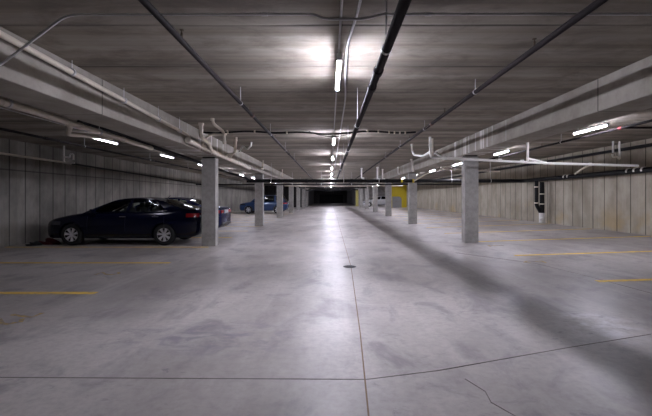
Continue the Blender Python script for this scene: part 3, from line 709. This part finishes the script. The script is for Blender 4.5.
    for s in (-1, 1):
        patch('tail_lamp', Lc - .42, Lc - .06, zt - .25, zt - .13, s, TAIL)
        patch('head_lamp', .12, .62, zh - .16, zh - .05, s, HEAD)
        bm = bmesh.new(); box(bm, Lc - .07, Lc + .012, min(s * .3, s * .66), max(s * .38, s * .66), zt - .25, zt - .13, .015); finish(bm, 'rear_lamp', TAIL, e)
        for hx in (2.55, 3.55) if Lc > 4.8 else (2.1, 3.1):
            w = interp(D['w'], hx); bm = bmesh.new(); box(bm, hx - .1, hx + .1, s * (w + .0) - .022, s * (w + .0) + .022, .88 if Lc > 4.8 else .95, .905 if Lc > 4.8 else .98, .008); finish(bm, 'door_handle', CHROME if extras else paint, e)
        mx = cols[1][0] + .18; bm = bmesh.new(); box(bm, mx, mx + .12, min(s * .9, s * 1.08), max(s * .9, s * 1.08), zh + .2, zh + .33, .03); tube(bm, [(mx + .06, s * .80, zh + .19), (mx + .06, s * .95, zh + .22)], .02, 8); finish(bm, 'mirror', paint, e)
        patch('sill_trim', D['wheels'][0] + .45, D['wheels'][1] - .45, .27, .31, s, TRIM)
        for dx in (cols[1][0] + .02, cols[3][0] + .04, cols[5][0] + .55):
            patch('door_gap', dx, dx + .008, .42, .90, s, TRIM, 1, 6)
    bm = bmesh.new(); box(bm, -.02, .04, -.42, .42, interp(D['bot'], .0) + .06, interp(D['bot'], 0) + .22, .02); finish(bm, 'grille', TRIM, e)
    bm = bmesh.new(); box(bm, Lc - .02, Lc + .016, -.26, .26, zt - .26, zt - .12, .006); finish(bm, 'licence_plate', PLATE, e)
    bm = bmesh.new(); box(bm, Lc - .12, Lc + .02, -.6, .6, .42, .50, .02); finish(bm, 'rear_bumper_trim', TRIM, e)
    bm = bmesh.new(); ax = cols[-1][1] - .15; az = interp(D['zr'], ax) + .03; tube(bm, [(ax, 0, az), (ax + .12, 0, az + .12)], .008, 6); box(bm, ax - .06, ax + .06, -.02, .02, az - .01, az + .03, .01); finish(bm, 'antenna', TRIM, e)
    # wheels
    def wheel(wx, s):
        prof = [(.62, -.095), (.72, -.105), (.93, -.1), (.985, -.08), (1.0, -.04), (1.0, .04), (.985, .08), (.93, .1), (.72, .105), (.62, .095)]
        g = bmesh.new(); K2 = 36; rr = []
        for k in range(K2):
            a = 2 * math.pi * k / K2; rr.append([g.verts.new((wx + R * q * math.cos(a), s * .80 + y, R + R * q * math.sin(a))) for q, y in prof])
        for k in range(K2):
            a, b = rr[k], rr[(k + 1) % K2]
            for i in range(len(prof)): j = (i + 1) % len(prof); g.faces.new((a[i], a[j], b[j], b[i]))
        w = finish(g, 'wheel', RUBBER, e, True, 50)
        g = bmesh.new(); y1 = s * .88; Rr = R * .66
        for k in range(K2):
            a, a2 = 2 * math.pi * k / K2, 2 * math.pi * (k + 1) / K2
            q = []
            for (ang, rad, yy) in ((a, Rr, y1 + s * .018), (a2, Rr, y1 + s * .018), (a2, Rr * .9, y1 + s * .012), (a, Rr * .9, y1 + s * .012)):
                q.append(g.verts.new((wx + rad * math.cos(ang), yy, R + rad * math.sin(ang))))
            g.faces.new(q)
        for k in range(7):
            for dlt in (-.12, .12):
                a = 2 * math.pi * k / 7 + dlt + .3; u = Vector((math.cos(a), 0, math.sin(a))); v = Vector((-math.sin(a), 0, math.cos(a)))
                c0 = Vector((wx, y1, R)); w0, w1 = .011, .017
                fr = [c0 + u * Rr * .12 - v * w0, c0 + u * Rr * .12 + v * w0, c0 + u * Rr * .93 + v * w1, c0 + u * Rr * .93 - v * w1]
                A = [g.verts.new(p + Vector((0, s * .012, 0))) for p in fr]; B = [g.verts.new(p - Vector((0, s * .03, 0))) for p in fr]
                g.faces.new(A); g.faces.new(B[::-1])
                for i in range(4): g.faces.new((A[i], A[(i + 1) % 4], B[(i + 1) % 4], B[i]))
        tube(g, [(wx, y1 - s * .02, R), (wx, y1 + s * .02, R)], Rr * .22, 16)
        finish(g, 'rim', rims, w)
        g = bmesh.new(); tube(g, [(wx, s * .78, R), (wx, s * .80, R)], Rr * .98, 24); finish(g, 'brake_disc', TRIM, w)
    for wx in D['wheels']:
        for s in (-1, 1): wheel(wx, s)
    return e
NAVYBLK = M('black_car_paint', .16, 0, (.002, .003, .016), spec=.4).m
NAVY = M('navy_car_paint', .2, .2, (.008, .011, .05), spec=.4).m
BLUE = M('blue_car_paint', .3, .2, (.008, .035, .115), coat=.8).m
SILV = M('silver_car_paint', .3, .5, (.5, .5, .52), coat=.8).m
WHT = M('white_car_paint', .3, 0, (.62, .63, .66), coat=.8).m
make_car('sedan', SEDAN, NAVYBLK, GLASS, (-8.91, 11.5 + .925, 0), 'shiny black sedan parked behind the nearest left column')
make_car('sedan', SEDAN, NAVY, GLASS, (-9.07, 14.2 + .925, 0), 'dark navy sedan behind the black sedan, its tail right of the nearest column')
make_car('suv', SUV, BLUE, GLASS_DARK, (-8.35, 34.2 + .92, 0), 'blue compact SUV parked beyond the second left column', extras=False)
make_car('sedan', SEDAN, SILV, GLASS_DARK, (-8.75, 37.0 + .92, 0), 'silver sedan mostly hidden behind the blue SUV', extras=False)
xw = 4.72
make_car('sedan', SEDAN, WHT, GLASS_DARK, (xw, 54.0 + .92, fz(xw)), 'white car parked far back in the right stalls left of the yellow wall', roty=-math.atan(.0313), extras=False)
